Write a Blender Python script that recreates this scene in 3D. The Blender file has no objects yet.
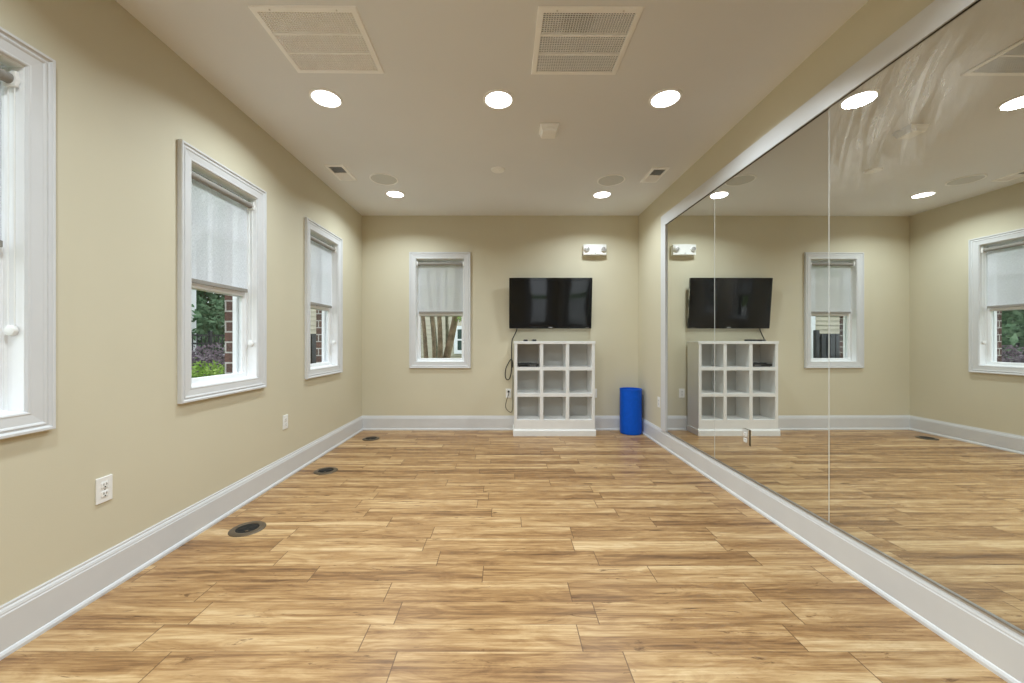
import bpy, bmesh, math, random
from mathutils import Vector, Matrix
random.seed(7)
PI = math.pi
scene = bpy.context.scene
C = scene.collection

# ------------------------------------------------------------------ dimensions
XL, XR, YB, YR, H = -1.829, 1.707, 4.86, -2.6, 2.74
EYE = 1.146
WALL_T = 0.13          # plaster wall and stud depth, brick skin beyond
BRICK_T = 0.09

# ------------------------------------------------------------------ materials
def S(r, g, b):
    def f(c):
        c /= 255.0
        return c / 12.92 if c <= 0.04045 else ((c + 0.055) / 1.055) ** 2.4
    return (f(r), f(g), f(b), 1.0)

class NT:
    def __init__(self, name):
        self.m = bpy.data.materials.new(name)
        self.m.use_nodes = True
        self.t = self.m.node_tree
        self.t.nodes.clear()
        self.out = self.n('ShaderNodeOutputMaterial')
    def n(self, typ, **kw):
        nd = self.t.nodes.new(typ)
        for k, v in kw.items():
            setattr(nd, k, v)
        return nd
    def l(self, a, b):
        self.t.links.new(a, b)
    def val(self, op, a, b=None, c=None):
        nd = self.n('ShaderNodeMath', operation=op)
        for i, v in enumerate((a, b, c)):
            if v is None: continue
            if isinstance(v, (int, float)): nd.inputs[i].default_value = v
            else: self.l(v, nd.inputs[i])
        return nd.outputs[0]
    def principled(self, color=None, rough=0.5, metal=0.0, spec=0.5):
        p = self.n('ShaderNodeBsdfPrincipled')
        p.inputs['Roughness'].default_value = rough
        p.inputs['Metallic'].default_value = metal
        p.inputs['Specular IOR Level'].default_value = spec
        if color is not None: p.inputs['Base Color'].default_value = color
        self.l(p.outputs[0], self.out.inputs[0])
        return p
    def coords(self, kind='Object'):
        return self.n('ShaderNodeTexCoord').outputs[kind]
    def noise(self, vec, scale, detail=3, rough=0.5, dist=0.0):
        nd = self.n('ShaderNodeTexNoise')
        nd.inputs['Scale'].default_value = scale
        nd.inputs['Detail'].default_value = detail
        nd.inputs['Roughness'].default_value = rough
        nd.inputs['Distortion'].default_value = dist
        self.l(vec, nd.inputs['Vector'])
        return nd.outputs['Fac']
    def ramp(self, fac, stops, interp='LINEAR'):
        nd = self.n('ShaderNodeValToRGB')
        nd.color_ramp.interpolation = interp
        els = nd.color_ramp.elements
        while len(els) > 1: els.remove(els[-1])
        els[0].position, els[0].color = stops[0]
        for p, c in stops[1:]:
            e = els.new(p); e.color = c
        self.l(fac, nd.inputs[0])
        return nd.outputs[0]
    def mix(self, fac, a, b, blend='MIX'):
        nd = self.n('ShaderNodeMix', data_type='RGBA', blend_type=blend)
        for sock, v in ((nd.inputs[0], fac), (nd.inputs[6], a), (nd.inputs[7], b)):
            if isinstance(v, (int, float, tuple)): sock.default_value = v
            else: self.l(v, sock)
        return nd.outputs[2]
    def mapping(self, vec, scale=(1, 1, 1), loc=(0, 0, 0), rot=(0, 0, 0)):
        nd = self.n('ShaderNodeMapping')
        nd.inputs['Scale'].default_value = scale
        nd.inputs['Location'].default_value = loc
        nd.inputs['Rotation'].default_value = rot
        self.l(vec, nd.inputs['Vector'])
        return nd.outputs[0]
    def bump(self, height, p, strength=0.2, dist=0.01):
        nd = self.n('ShaderNodeBump')
        nd.inputs['Strength'].default_value = strength
        nd.inputs['Distance'].default_value = dist
        self.l(height, nd.inputs['Height'])
        self.l(nd.outputs[0], p.inputs['Normal'])

def simple(name, col, rough=0.5, metal=0.0, spec=0.5, var=0.04, scale=30, bump=0.0, bscale=200):
    t = NT(name)
    p = t.principled(col, rough, metal, spec)
    co = t.coords()
    nz = t.noise(co, scale, 3)
    lo = tuple(c * (1 - var) for c in col[:3]) + (1,)
    hi = tuple(min(1, c * (1 + var)) for c in col[:3]) + (1,)
    t.l(t.ramp(nz, [(0.3, lo), (0.7, hi)]), p.inputs['Base Color'])
    if bump:
        t.bump(t.noise(co, bscale, 2), p, bump, 0.002)
    return t.m

def emission(name, col, strength):
    t = NT(name)
    e = t.n('ShaderNodeEmission')
    e.inputs[0].default_value = col; e.inputs[1].default_value = strength
    t.l(e.outputs[0], t.out.inputs[0])
    return t.m

M = {}
M['paint'] = simple('beige_wall_paint', (0.64, 0.595, 0.455, 1), 0.62, 0, 0.35, 0.025, 1.3, 0.12, 140)
M['paint_pale'] = M['paint']
M['ceiling'] = simple('ceiling_paint', (0.81, 0.825, 0.85, 1), 0.8, 0, 0.2, 0.02, 1.1, 0.10, 110)
M['trim'] = simple('white_semigloss_trim', (0.66, 0.67, 0.685, 1), 0.38, 0, 0.45, 0.015, 8)
M['white'] = simple('white_plastic', (0.85, 0.85, 0.84, 1), 0.4, 0, 0.45, 0.01, 20)
M['bright'] = simple('lightened_white_plastic', (0.98, 0.985, 0.99, 1), 0.4, 0, 0.45, 0.01, 20)  # white plastic for ceiling fittings, with extra brightness put into the colour
M['vinyl'] = simple('white_vinyl_sash', (0.84, 0.85, 0.86, 1), 0.35, 0, 0.45, 0.01, 20)
M['shelf'] = simple('white_painted_wood', (0.84, 0.845, 0.84, 1), 0.45, 0, 0.4, 0.02, 9)
M['backing'] = simple('grey_shelf_back', (0.50, 0.50, 0.48, 1), 0.6, 0, 0.3, 0.03, 9)  # shelf back panel, an even grey darker than the boards
M['dark'] = simple('black_plastic', (0.012, 0.012, 0.013, 1), 0.35, 0, 0.5, 0.1, 40)
M['rubber'] = simple('black_cable_rubber', (0.02, 0.019, 0.018, 1), 0.55, 0, 0.4, 0.1, 40)
M['hole'] = simple('dark_slot', (0.03, 0.028, 0.026, 1), 0.8, 0, 0.2, 0.1, 40)
M['duct'] = simple('grey_duct_metal', (0.72, 0.71, 0.70, 1), 0.5, 0, 0.4, 0.05, 12)
M['duct_dark'] = simple('blue_grey_backing', (0.19, 0.21, 0.25, 1), 0.7, 0, 0.3, 0.1, 12)  # even dark blue grey behind the right grille and the vents
M['bronze'] = simple('brown_bronze_metal', (0.12, 0.088, 0.055, 1), 0.42, 0.35, 0.5, 0.1, 60)
M['blackcap'] = simple('black_outlet_cap', (0.010, 0.010, 0.010, 1), 0.55, 0.0, 0.25, 0.1, 60)
M['chrome'] = simple('polished_steel', (0.75, 0.75, 0.74, 1), 0.12, 1.0, 0.5, 0.02, 30)
M['tube'] = simple('grey_roller_tube_cloth', (0.29, 0.275, 0.25, 1), 0.6, 0, 0.3, 0.06, 60)
M['blue'] = simple('blue_plastic', (0.0015, 0.095, 0.62, 1), 0.45, 0, 0.22, 0.06, 25, 0.25, 90)
M['speaker'] = simple('speaker_mesh_cloth', (0.66, 0.67, 0.66, 1), 0.8, 0, 0.2, 0.03, 300, 0.2, 900)
M['lampgrey'] = simple('grey_lamp_head', (0.42, 0.41, 0.40, 1), 0.25, 0.3, 0.5, 0.1, 60)
M['glow'] = emission('lit_diffuser', (1.0, 0.97, 0.92, 1), 9.0)

def mat_floor():
    t = NT('maple_laminate_planks')
    p = t.principled(None, 0.36, 0, 0.42)
    co = t.coords()
    sep = t.n('ShaderNodeSeparateXYZ'); t.l(co, sep.inputs[0])
    x, y = sep.outputs[0], sep.outputs[1]
    W, L = 0.133, 0.83
    ry = t.val('ADD', t.val('DIVIDE', y, W), 20 - 0.52)
    row = t.val('FLOOR', ry)
    fy = t.val('FRACT', ry)
    wn = t.n('ShaderNodeTexWhiteNoise', noise_dimensions='1D'); t.l(row, wn.inputs['W'])
    rx = t.val('ADD', t.val('ADD', t.val('DIVIDE', x, L), 20), wn.outputs['Value'])
    col = t.val('FLOOR', rx)
    fx = t.val('FRACT', rx)
    pid = t.val('ADD', t.val('MULTIPLY', row, 17.31), t.val('MULTIPLY', col, 5.77))
    wp = t.n('ShaderNodeTexWhiteNoise', noise_dimensions='1D'); t.l(pid, wp.inputs['W'])
    rnd = wp.outputs['Value']
    # grain coordinates slide from plank to plank
    cmb = t.n('ShaderNodeCombineXYZ')
    t.l(t.val('ADD', x, t.val('MULTIPLY', rnd, 31.0)), cmb.inputs[0])
    t.l(t.val('ADD', y, t.val('MULTIPLY', rnd, 13.0)), cmb.inputs[1])
    t.l(t.val('MULTIPLY', rnd, 9.0), cmb.inputs[2])
    g = cmb.outputs[0]
    broad = t.noise(t.mapping(g, (0.9, 21.0, 1)), 1.0, 6, 0.66, 0.45)
    flame = t.noise(t.mapping(g, (3.4, 16.0, 1)), 1.0, 6, 0.66, 1.6)
    fine = t.noise(t.mapping(g, (4.0, 150.0, 1)), 1.0, 4, 0.7, 0.3)
    mid = t.noise(t.mapping(g, (2.4, 55.0, 1)), 1.0, 4, 0.65, 0.5)
    knots = t.noise(t.mapping(g, (5.0, 22.0, 1)), 1.0, 5, 0.68, 1.2)
    # staves printed inside each plank
    srow = t.val('FLOOR', t.val('ADD', t.val('MULTIPLY', fy, 2.0), t.val('MULTIPLY', t.val('SUBTRACT', rnd, 0.5), 0.9)))
    ws = t.n('ShaderNodeTexWhiteNoise', noise_dimensions='1D')
    t.l(t.val('ADD', t.val('MULTIPLY', pid, 3.7), t.val('MULTIPLY', srow, 11.3)), ws.inputs['W'])
    f = t.val('ADD', t.val('MULTIPLY', broad, 0.60), t.val('MULTIPLY', flame, 0.40))
    f = t.val('ADD', f, t.val('ADD', t.val('MULTIPLY', t.val('SUBTRACT', fine, 0.5), 0.26), t.val('MULTIPLY', t.val('SUBTRACT', mid, 0.5), 0.26)))
    f = t.val('ADD', f, t.val('MULTIPLY', t.val('SUBTRACT', rnd, 0.5), 0.10))
    f = t.val('ADD', f, t.val('MULTIPLY', t.val('SUBTRACT', ws.outputs['Value'], 0.5), 0.10))
    c = t.ramp(f, [(0.31, (0.125, 0.060, 0.024, 1)), (0.42, (0.260, 0.136, 0.053, 1)),
                   (0.51, (0.390, 0.228, 0.096, 1)), (0.60, (0.525, 0.345, 0.170, 1)), (0.72, (0.68, 0.505, 0.295, 1))])
    kn = t.ramp(knots, [(0.31, (0.38, 0.31, 0.25, 1)), (0.385, (1, 1, 1, 1))])
    c = t.mix(1.0, c, kn, 'MULTIPLY')
    # joints
    def edge(fr, width):
        return t.val('LESS_THAN', t.val('MINIMUM', fr, t.val('SUBTRACT', 1.0, fr)), width)
    jx = t.val('MULTIPLY', edge(fx, 0.0026), 0.85)
    jy = t.val('MULTIPLY', edge(fy, 0.010), 0.45)
    j = t.val('MAXIMUM', jx, jy)
    c = t.mix(j, c, (0.12, 0.06, 0.025, 1))
    t.l(c, p.inputs['Base Color'])
    rr = t.val('ADD', t.val('MULTIPLY', fine, 0.12), 0.30)
    t.l(rr, p.inputs['Roughness'])
    hgt = t.val('SUBTRACT', t.val('MULTIPLY', fine, 0.3), j)
    t.bump(hgt, p, 0.12, 0.002)
    return t.m
M['floor'] = mat_floor()

def mat_brick():
    t = NT('red_brick')
    p = t.principled(None, 0.85, 0, 0.2)
    co = t.coords()
    sep = t.n('ShaderNodeSeparateXYZ'); t.l(co, sep.inputs[0])
    cmb = t.n('ShaderNodeCombineXYZ')
    t.l(t.val('ADD', sep.outputs[0], sep.outputs[1]), cmb.inputs[0]); t.l(sep.outputs[2], cmb.inputs[1])
    b = t.n('ShaderNodeTexBrick')
    b.inputs['Color1'].default_value = (0.135, 0.072, 0.058, 1)
    b.inputs['Color2'].default_value = (0.085, 0.055, 0.048, 1)
    b.inputs['Mortar'].default_value = (0.42, 0.40, 0.37, 1)
    b.inputs['Scale'].default_value = 1.0
    b.inputs['Mortar Size'].default_value = 0.006
    b.inputs['Brick Width'].default_value = 0.21
    b.inputs['Row Height'].default_value = 0.0755
    t.l(cmb.outputs[0], b.inputs['Vector'])
    nz = t.noise(co, 60, 3)
    c = t.mix(1.0, b.outputs['Color'], t.ramp(nz, [(0.3, (0.75, 0.75, 0.75, 1)), (0.7, (1.2, 1.2, 1.2, 1))]), 'MULTIPLY')
    t.l(c, p.inputs['Base Color'])
    t.bump(t.val('SUBTRACT', 1.0, b.outputs['Fac']), p, 0.6, 0.006)
    return t.m
M['brick'] = mat_brick()

def mat_glass():
    t = NT('window_glass')
    tr = t.n('ShaderNodeBsdfTransparent'); tr.inputs[0].default_value = (0.95, 0.97, 0.97, 1)
    gl = t.n('ShaderNodeBsdfGlossy'); gl.inputs['Roughness'].default_value = 0.02
    fr = t.n('ShaderNodeFresnel'); fr.inputs[0].default_value = 1.35
    mx = t.n('ShaderNodeMixShader')
    geo = t.n('ShaderNodeNewGeometry')
    fac = t.val('MULTIPLY', fr.outputs[0], t.val('SUBTRACT', 1.0, geo.outputs['Backfacing']))
    t.l(fac, mx.inputs[0]); t.l(tr.outputs[0], mx.inputs[1]); t.l(gl.outputs[0], mx.inputs[2])
    t.l(mx.outputs[0], t.out.inputs[0])
    return t.m
M['glass'] = mat_glass()

def mat_shade():
    t = NT('woven_solar_shade')
    co = t.coords()
    sep = t.n('ShaderNodeSeparateXYZ'); t.l(co, sep.inputs[0])
    cmb = t.n('ShaderNodeCombineXYZ')
    t.l(t.val('ADD', sep.outputs[0], sep.outputs[1]), cmb.inputs[0]); t.l(sep.outputs[2], cmb.inputs[1])
    v = cmb.outputs[0]
    a = t.noise(t.mapping(v, (420, 60, 1)), 1.0, 2)
    b = t.noise(t.mapping(v, (60, 420, 1)), 1.0, 2)
    w = t.val('MULTIPLY', t.val('ADD', a, b), 0.5)
    col = t.ramp(w, [(0.35, (0.60, 0.61, 0.64, 1)), (0.65, (0.82, 0.83, 0.86, 1))])
    d = t.n('ShaderNodeBsdfDiffuse'); t.l(col, d.inputs[0])
    tl = t.n('ShaderNodeBsdfTranslucent'); t.l(col, tl.inputs[0])
    tr = t.n('ShaderNodeBsdfTransparent')
    m1 = t.n('ShaderNodeMixShader'); m1.inputs[0].default_value = 0.46
    t.l(d.outputs[0], m1.inputs[1]); t.l(tl.outputs[0], m1.inputs[2])
    m2 = t.n('ShaderNodeMixShader')
    t.l(t.ramp(w, [(0.36, (0.20, 0.20, 0.20, 1)), (0.62, (0.12, 0.12, 0.12, 1))]), m2.inputs[0])
    t.l(m1.outputs[0], m2.inputs[1]); t.l(tr.outputs[0], m2.inputs[2])
    t.l(m2.outputs[0], t.out.inputs[0])
    return t.m
M['shade'] = mat_shade()

def mat_mirror(smear):
    t = NT('silvered_mirror_glass' + ('_smeared' if smear else ''))
    g = t.n('ShaderNodeBsdfGlossy'); g.inputs['Roughness'].default_value = 0.0
    g.inputs[0].default_value = (0.86, 0.875, 0.845, 1)
    d = t.n('ShaderNodeBsdfDiffuse'); d.inputs[0].default_value = (0.9, 0.89, 0.86, 1)
    co = t.coords()
    sep = t.n('ShaderNodeSeparateXYZ'); t.l(co, sep.inputs[0])
    y, z = sep.outputs[1], sep.outputs[2]
    base = t.noise(t.mapping(co, (1, 2.2, 1.4)), 1.0, 3)
    fac = t.ramp(base, [(0.45, (0.004, 0.004, 0.004, 1)), (0.8, (0.022, 0.022, 0.022, 1))])
    fac = t.val('ADD', fac, 0.0)
    if smear:
        # cleaning smears left on the upper part of this panel (panel-local metres)
        dy = t.val('ADD', y, -0.26); dz = t.val('ADD', z, -0.93)
        r2 = t.val('ADD', t.val('MULTIPLY', t.val('MULTIPLY', dy, dy), 4.5), t.val('MULTIPLY', t.val('MULTIPLY', dz, dz), 7.0))
        blob = t.val('MAXIMUM', t.val('SUBTRACT', 1.0, r2), 0.0)
        cmb = t.n('ShaderNodeCombineXYZ')
        # swept arcs: radius from a pivot below the smear
        py = t.val('ADD', y, 0.55); pz = t.val('ADD', z, -0.55)
        rad = t.val('SQRT', t.val('ADD', t.val('MULTIPLY', py, py), t.val('MULTIPLY', pz, pz)))
        ang = t.val('ARCTAN2', pz, py)
        t.l(t.val('MULTIPLY', rad, 17.0), cmb.inputs[0]); t.l(t.val('MULTIPLY', ang, 3.0), cmb.inputs[1])
        st = t.noise(cmb.outputs[0], 1.0, 3, 0.6, 0.6)
        st = t.ramp(st, [(0.38, (0, 0, 0, 1)), (0.80, (1, 1, 1, 1))])
        fac = t.val('ADD', fac, t.val('MULTIPLY', t.val('MULTIPLY', st, blob), 0.55))
    mx = t.n('ShaderNodeMixShader')
    t.l(fac, mx.inputs[0]); t.l(g.outputs[0], mx.inputs[1]); t.l(d.outputs[0], mx.inputs[2])
    t.l(mx.outputs[0], t.out.inputs[0])
    return t.m
M['mirror'] = mat_mirror(False)
M['mirror_smear'] = mat_mirror(True)
M['glassedge'] = simple('ground_glass_edge', (0.62, 0.635, 0.62, 1), 0.3, 0, 0.5, 0.05, 50)
M['channel'] = simple('brushed_channel', (0.40, 0.39, 0.38, 1), 0.35, 0.7, 0.5, 0.05, 80)

def mat_screen():
    t = NT('glossy_black_screen')
    p = t.principled((0.003, 0.003, 0.0035, 1), 0.06, 0, 0.34)
    nz = t.noise(t.mapping(t.coords(), (3.0, 1, 1.2)), 1.0, 1)
    t.bump(nz, p, 0.05, 0.02)
    return t.m
M['screen'] = mat_screen()

def mat_leaf(name, a, b, c):
    t = NT(name)
    co = t.coords()
    nz = t.noise(co, 9, 2)
    col = t.ramp(nz, [(0.3, a), (0.5, b), (0.7, c)])
    d = t.n('ShaderNodeBsdfDiffuse'); t.l(col, d.inputs[0])
    tl = t.n('ShaderNodeBsdfTranslucent'); t.l(col, tl.inputs[0])
    mx = t.n('ShaderNodeMixShader'); mx.inputs[0].default_value = 0.35
    t.l(d.outputs[0], mx.inputs[1]); t.l(tl.outputs[0], mx.inputs[2])
    t.l(mx.outputs[0], t.out.inputs[0])
    return t.m
M['leaf_tree'] = mat_leaf('tree_leaves', (0.085, 0.15, 0.085, 1), (0.16, 0.26, 0.15, 1), (0.28, 0.40, 0.25, 1))
M['leaf_bright'] = mat_leaf('boxwood_leaves', (0.12, 0.22, 0.04, 1), (0.24, 0.38, 0.08, 1), (0.44, 0.58, 0.18, 1))
M['leaf_purple'] = mat_leaf('purple_leaves', (0.10, 0.075, 0.09, 1), (0.20, 0.16, 0.19, 1), (0.36, 0.31, 0.34, 1))
M['bark'] = simple('mottled_bark', (0.27, 0.20, 0.13, 1), 0.85, 0, 0.2, 0.35, 9, 0.4, 30)
M['bark_dark'] = simple('grey_bark', (0.16, 0.15, 0.10, 1), 0.85, 0, 0.2, 0.35, 9, 0.4, 30)
M['grass'] = simple('lawn_grass', (0.13, 0.24, 0.06, 1), 0.95, 0, 0.1, 0.5, 25)
M['siding'] = simple('cream_lap_siding', (0.50, 0.46, 0.36, 1), 0.7, 0, 0.3, 0.03, 5)
M['extwhite'] = simple('white_exterior_paint', (0.82, 0.84, 0.86, 1), 0.6, 0, 0.3, 0.02, 5)
M['fence'] = simple('dark_painted_fence', (0.035, 0.038, 0.042, 1), 0.5, 0, 0.4, 0.2, 12)
M['housepane'] = simple('dark_house_pane', (0.06, 0.09, 0.08, 1), 0.08, 0, 0.6, 0.2, 3)

# ------------------------------------------------------------------ mesh helpers
class MB:
    def __init__(self):
        self.bm = bmesh.new()
    def box(self, x0, x1, y0, y1, z0, z1, bev=0.0):
        vs = [self.bm.verts.new((x, y, z)) for x in (x0, x1) for y in (y0, y1) for z in (z0, z1)]
        fs = []
        for q in ((0, 1, 3, 2), (4, 6, 7, 5), (0, 4, 5, 1), (2, 3, 7, 6), (0, 2, 6, 4), (1, 5, 7, 3)):
            fs.append(self.bm.faces.new([vs[i] for i in q]))
        if bev:
            es = list({e for f in fs for e in f.edges})
            bmesh.ops.bevel(self.bm, geom=es, offset=bev, segments=2, profile=0.5, affect='EDGES')
        return self
    def poly_prism(self, pts, axis, a, b):
        """pts: 2-D outline; extruded along axis from a to b."""
        def mk(p, t):
            if axis == 'x': return (t, p[0], p[1])
            if axis == 'y': return (p[0], t, p[1])
            return (p[0], p[1], t)
        A = [self.bm.verts.new(mk(p, a)) for p in pts]
        B = [self.bm.verts.new(mk(p, b)) for p in pts]
        n = len(pts)
        self.bm.faces.new(A); self.bm.faces.new(B[::-1])
        for i in range(n):
            self.bm.faces.new((A[i], B[i], B[(i + 1) % n], A[(i + 1) % n]))
        return self
    def lathe(self, prof, center, axis='z', seg=48, sx=1, sy=1, hollow=False):
        """prof: (r, h) pairs; revolved about axis through center."""
        cx, cy, cz = center
        rings = []
        for r, h in prof:
            ring = []
            for k in range(seg):
                a = 2 * PI * k / seg
                u, v = r * math.cos(a) * sx, r * math.sin(a) * sy
                if axis == 'z': p = (cx + u, cy + v, cz + h)
                elif axis == 'y': p = (cx + u, cy + h, cz + v)
                else: p = (cx + h, cy + u, cz + v)
                ring.append(self.bm.verts.new(p))
            rings.append(ring)
        for a, b in zip(rings, rings[1:]):
            for k in range(seg):
                self.bm.faces.new((a[k], a[(k + 1) % seg], b[(k + 1) % seg], b[k]))
        if hollow:
            a, b = rings[-1], rings[0]
            for k in range(seg):
                self.bm.faces.new((a[k], a[(k + 1) % seg], b[(k + 1) % seg], b[k]))
        else:
            self.bm.faces.new(rings[0]); self.bm.faces.new(rings[-1][::-1])
        return self
    def tube(self, pts, r, seg=10, caps=True):
        """smooth round tube through pts; r number or list."""
        pts = [Vector(p) for p in pts]
        n = len(pts)
        rs = r if isinstance(r, (list, tuple)) else [r] * n
        rings = []
        up = None
        for i, p in enumerate(pts):
            d = (pts[min(i + 1, n - 1)] - pts[max(i - 1, 0)]).normalized()
            if up is None:
                up = Vector((0, 0, 1)) if abs(d.z) < 0.9 else Vector((1, 0, 0))
            s = d.cross(up).normalized(); up = s.cross(d).normalized()
            rings.append([self.bm.verts.new(p + (s * math.cos(2 * PI * k / seg) + up * math.sin(2 * PI * k / seg)) * rs[i]) for k in range(seg)])
        for a, b in zip(rings, rings[1:]):
            for k in range(seg):
                self.bm.faces.new((a[k], a[(k + 1) % seg], b[(k + 1) % seg], b[k]))
        if caps:
            self.bm.faces.new(rings[0][::-1]); self.bm.faces.new(rings[-1])
        return self
    def frame(self, u0, u1, v0, v1, prof, f):
        """mitred rectangular moulding; prof (inset, depth); f maps (u, v, d) to the room."""
        loops = []
        for t, d in prof:
            loops.append([self.bm.verts.new(f(u, v, d)) for u, v in ((u0 + t, v0 + t), (u1 - t, v0 + t), (u1 - t, v1 - t), (u0 + t, v1 - t))])
        n = len(loops)
        for i in range(n):
            a, b = loops[i], loops[(i + 1) % n]
            for k in range(4):
                self.bm.faces.new((a[k], a[(k + 1) % 4], b[(k + 1) % 4], b[k]))
        return self
    def fbox(self, f, u0, u1, v0, v1, d0, d1, bev=0.0):
        p, q = f(u0, v0, d0), f(u1, v1, d1)
        return self.box(min(p[0], q[0]), max(p[0], q[0]), min(p[1], q[1]), max(p[1], q[1]), min(p[2], q[2]), max(p[2], q[2]), bev)
    def bevel_all(self, w, seg=2):
        bmesh.ops.bevel(self.bm, geom=[e for e in self.bm.edges if len(e.link_faces) == 2 and e.calc_face_angle(0) > 0.6], offset=w, segments=seg, profile=0.5, affect='EDGES')
        return self
    def build(self, name, mat, parent=None, origin=None, smooth=False, recalc=True):
        if recalc: bmesh.ops.recalc_face_normals(self.bm, faces=self.bm.faces[:])
        if parent is not None:
            org = Vector((0, 0, 0)); q = parent
            while q is not None:
                org += q.location; q = q.parent
            if origin is not None:
                loc = Vector(origin) - org; org = Vector(origin)
            else: loc = Vector((0, 0, 0))
        else:
            org = Vector(origin) if origin is not None else Vector((0, 0, 0)); loc = org
        bmesh.ops.translate(self.bm, verts=self.bm.verts[:], vec=-org)
        me = bpy.data.meshes.new(name)
        self.bm.to_mesh(me); self.bm.free()
        mats = mat if isinstance(mat, (list, tuple)) else [mat]
        for m in mats: me.materials.append(m)
        if smooth:
            for p in me.polygons: p.use_smooth = True
            try: me.set_sharp_from_angle(angle=math.radians(38))
            except Exception: pass
        o = bpy.data.objects.new(name, me); C.objects.link(o)
        o.location = loc
        if parent is not None: o.parent = parent
        return o

def tag(o, label, cat, group=None, kind=None):
    o['label'] = label; o['category'] = cat
    if group: o['group'] = group
    if kind: o['kind'] = kind
    return o

def thing(name, label, cat, loc, group=None, kind=None):
    o = bpy.data.objects.new(name, None); C.objects.link(o)
    o.location = loc; o.empty_display_size = 0.1
    return tag(o, label, cat, group, kind)

def copy_tree(o, parent=None):
    c = o.copy(); C.objects.link(c)
    if parent is not None: c.parent = parent
    for ch in [x for x in bpy.data.objects if x.parent == o]:
        copy_tree(ch, c)
    return c

def dup(root, loc, label=None, group=None):
    c = copy_tree(root); c.location = loc
    if label: c['label'] = label
    if group: c['group'] = group
    return c

# ------------------------------------------------------------------ room shell
o = MB().box(XL - 0.02, XR + 0.1, YR - 0.1, YB + 0.02, -0.06, 0).build('floor', M['floor'])
tag(o, 'light maple plank laminate floor of the studio', 'floor', kind='structure')
o = MB().box(XL - 0.22, XR + 0.12, YR - 0.12, YB + 0.22, H, H + 0.1).build('ceiling', M['ceiling'])
tag(o, 'flat taupe ceiling over the whole room', 'ceiling', kind='structure')

W_LEFT = [-0.197, 1.150, 2.500, 3.847]        # centres along the left wall
WW, V0, V1 = 0.757, 0.790, 2.270              # outer size of the casing
CAS = 0.085
BWX, BWW = -0.8297, 0.782
def openings(c, w):
    return (c - w / 2 + CAS - 0.004, c + w / 2 - CAS + 0.004, V0 + CAS - 0.004, V1 - CAS + 0.004)

def wall_with_holes(axis, a, b, s0, s1, z0, z1, holes):
    """one wall slab between a and b (through-thickness), running s0..s1, with window holes."""
    m = MB()
    def bx(u0, u1, v0, v1):
        if u1 - u0 < 1e-5 or v1 - v0 < 1e-5: return
        if axis == 'x': m.box(a, b, u0, u1, v0, v1)
        else: m.box(u0, u1, a, b, v0, v1)
    cur = s0
    for (u0, u1, v0, v1) in sorted(holes):
        bx(cur, u0, z0, z1); bx(u0, u1, z0, v0); bx(u0, u1, v1, z1)
        cur = u1
    bx(cur, s1, z0, z1)
    bmesh.ops.remove_doubles(m.bm, verts=m.bm.verts[:], dist=1e-5)
    return m

HL = [openings(c, WW) for c in W_LEFT]
HB = [openings(BWX, BWW)]
o = wall_with_holes('x', XL - WALL_T, XL, YR - 0.1, YB + WALL_T, 0, H, HL).build('wall_left', M['paint'])
tag(o, 'beige left wall with the row of white cased windows', 'wall', kind='structure')
o = wall_with_holes('y', YB, YB + WALL_T, XL, XR + 0.1, 0, H, HB).build('wall_back', M['paint'])
tag(o, 'beige back wall carrying the television', 'wall', kind='structure')
o = MB().box(XR, XR + 0.1, YR - 0.1, YB, 0, H).build('wall_right', M['paint'])
tag(o, 'beige right wall behind the mirrors', 'wall', kind='structure')
DX0, DX1, DZ1 = 0.68, 1.42, 2.10
o = wall_with_holes('y', YR - 0.1, YR, XL, XR, 0, H, [(DX0, DX1, 0, DZ1)]).build('wall_rear', M['paint'])
tag(o, 'beige rear wall with the glazed door, behind the viewer', 'wall', kind='structure')
# brick skins
ex = lambda h, e: (h[0] + e, h[1] - e, h[2] + e, h[3] - e)
o = wall_with_holes('x', XL - WALL_T - BRICK_T, XL - WALL_T, YR - 0.1, YB + WALL_T + BRICK_T, -0.3, H + 0.4, [ex(h, 0.02) for h in HL]).build('wall_exterior_left', M['brick'])
tag(o, 'red brick outer face of the left wall seen through its windows', 'wall', kind='structure')
o = wall_with_holes('y', YB + WALL_T, YB + WALL_T + BRICK_T, XL - WALL_T, XR + 0.2, -0.3, H + 0.4, [ex(h, 0.02) for h in HB]).build('wall_exterior_back', M['brick'])
tag(o, 'red brick outer face of the back wall around its window', 'wall', kind='structure')

# baseboards: outline (depth from wall, height)
BASE = [(0, 0), (0.024, 0), (0.024, 0.012), (0.019, 0.021), (0.015, 0.024), (0.015, 0.148), (0.0125, 0.153),
        (0.0125, 0.158), (0.010, 0.166), (0.006, 0.172), (0.006, 0.179), (0.004, 0.183), (0, 0.183)]
o = MB().poly_prism([(XL + d, h) for d, h in BASE], 'y', YR, YB).build('baseboard_left', M['trim'])
tag(o, 'white moulded baseboard along the left wall', 'baseboard', kind='structure')
o = MB().poly_prism([(YB - d, h) for d, h in BASE], 'x', XL, XR).build('baseboard_back', M['trim'])
tag(o, 'white moulded baseboard along the back wall', 'baseboard', kind='structure')
o = MB().poly_prism([(XR - d, h) for d, h in BASE], 'y', YR, YB).build('baseboard_right', M['trim'])
tag(o, 'white moulded baseboard running under the mirrors', 'baseboard', kind='structure')
m = MB()
m.poly_prism([(YR + d, h) for d, h in BASE], 'x', XL, DX0 - 0.09)
m.poly_prism([(YR + d, h) for d, h in BASE], 'x', DX1 + 0.09, XR)
tag(m.build('baseboard_rear', M['trim']), 'white baseboard along the rear wall beside the door', 'baseboard', kind='structure')

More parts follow.
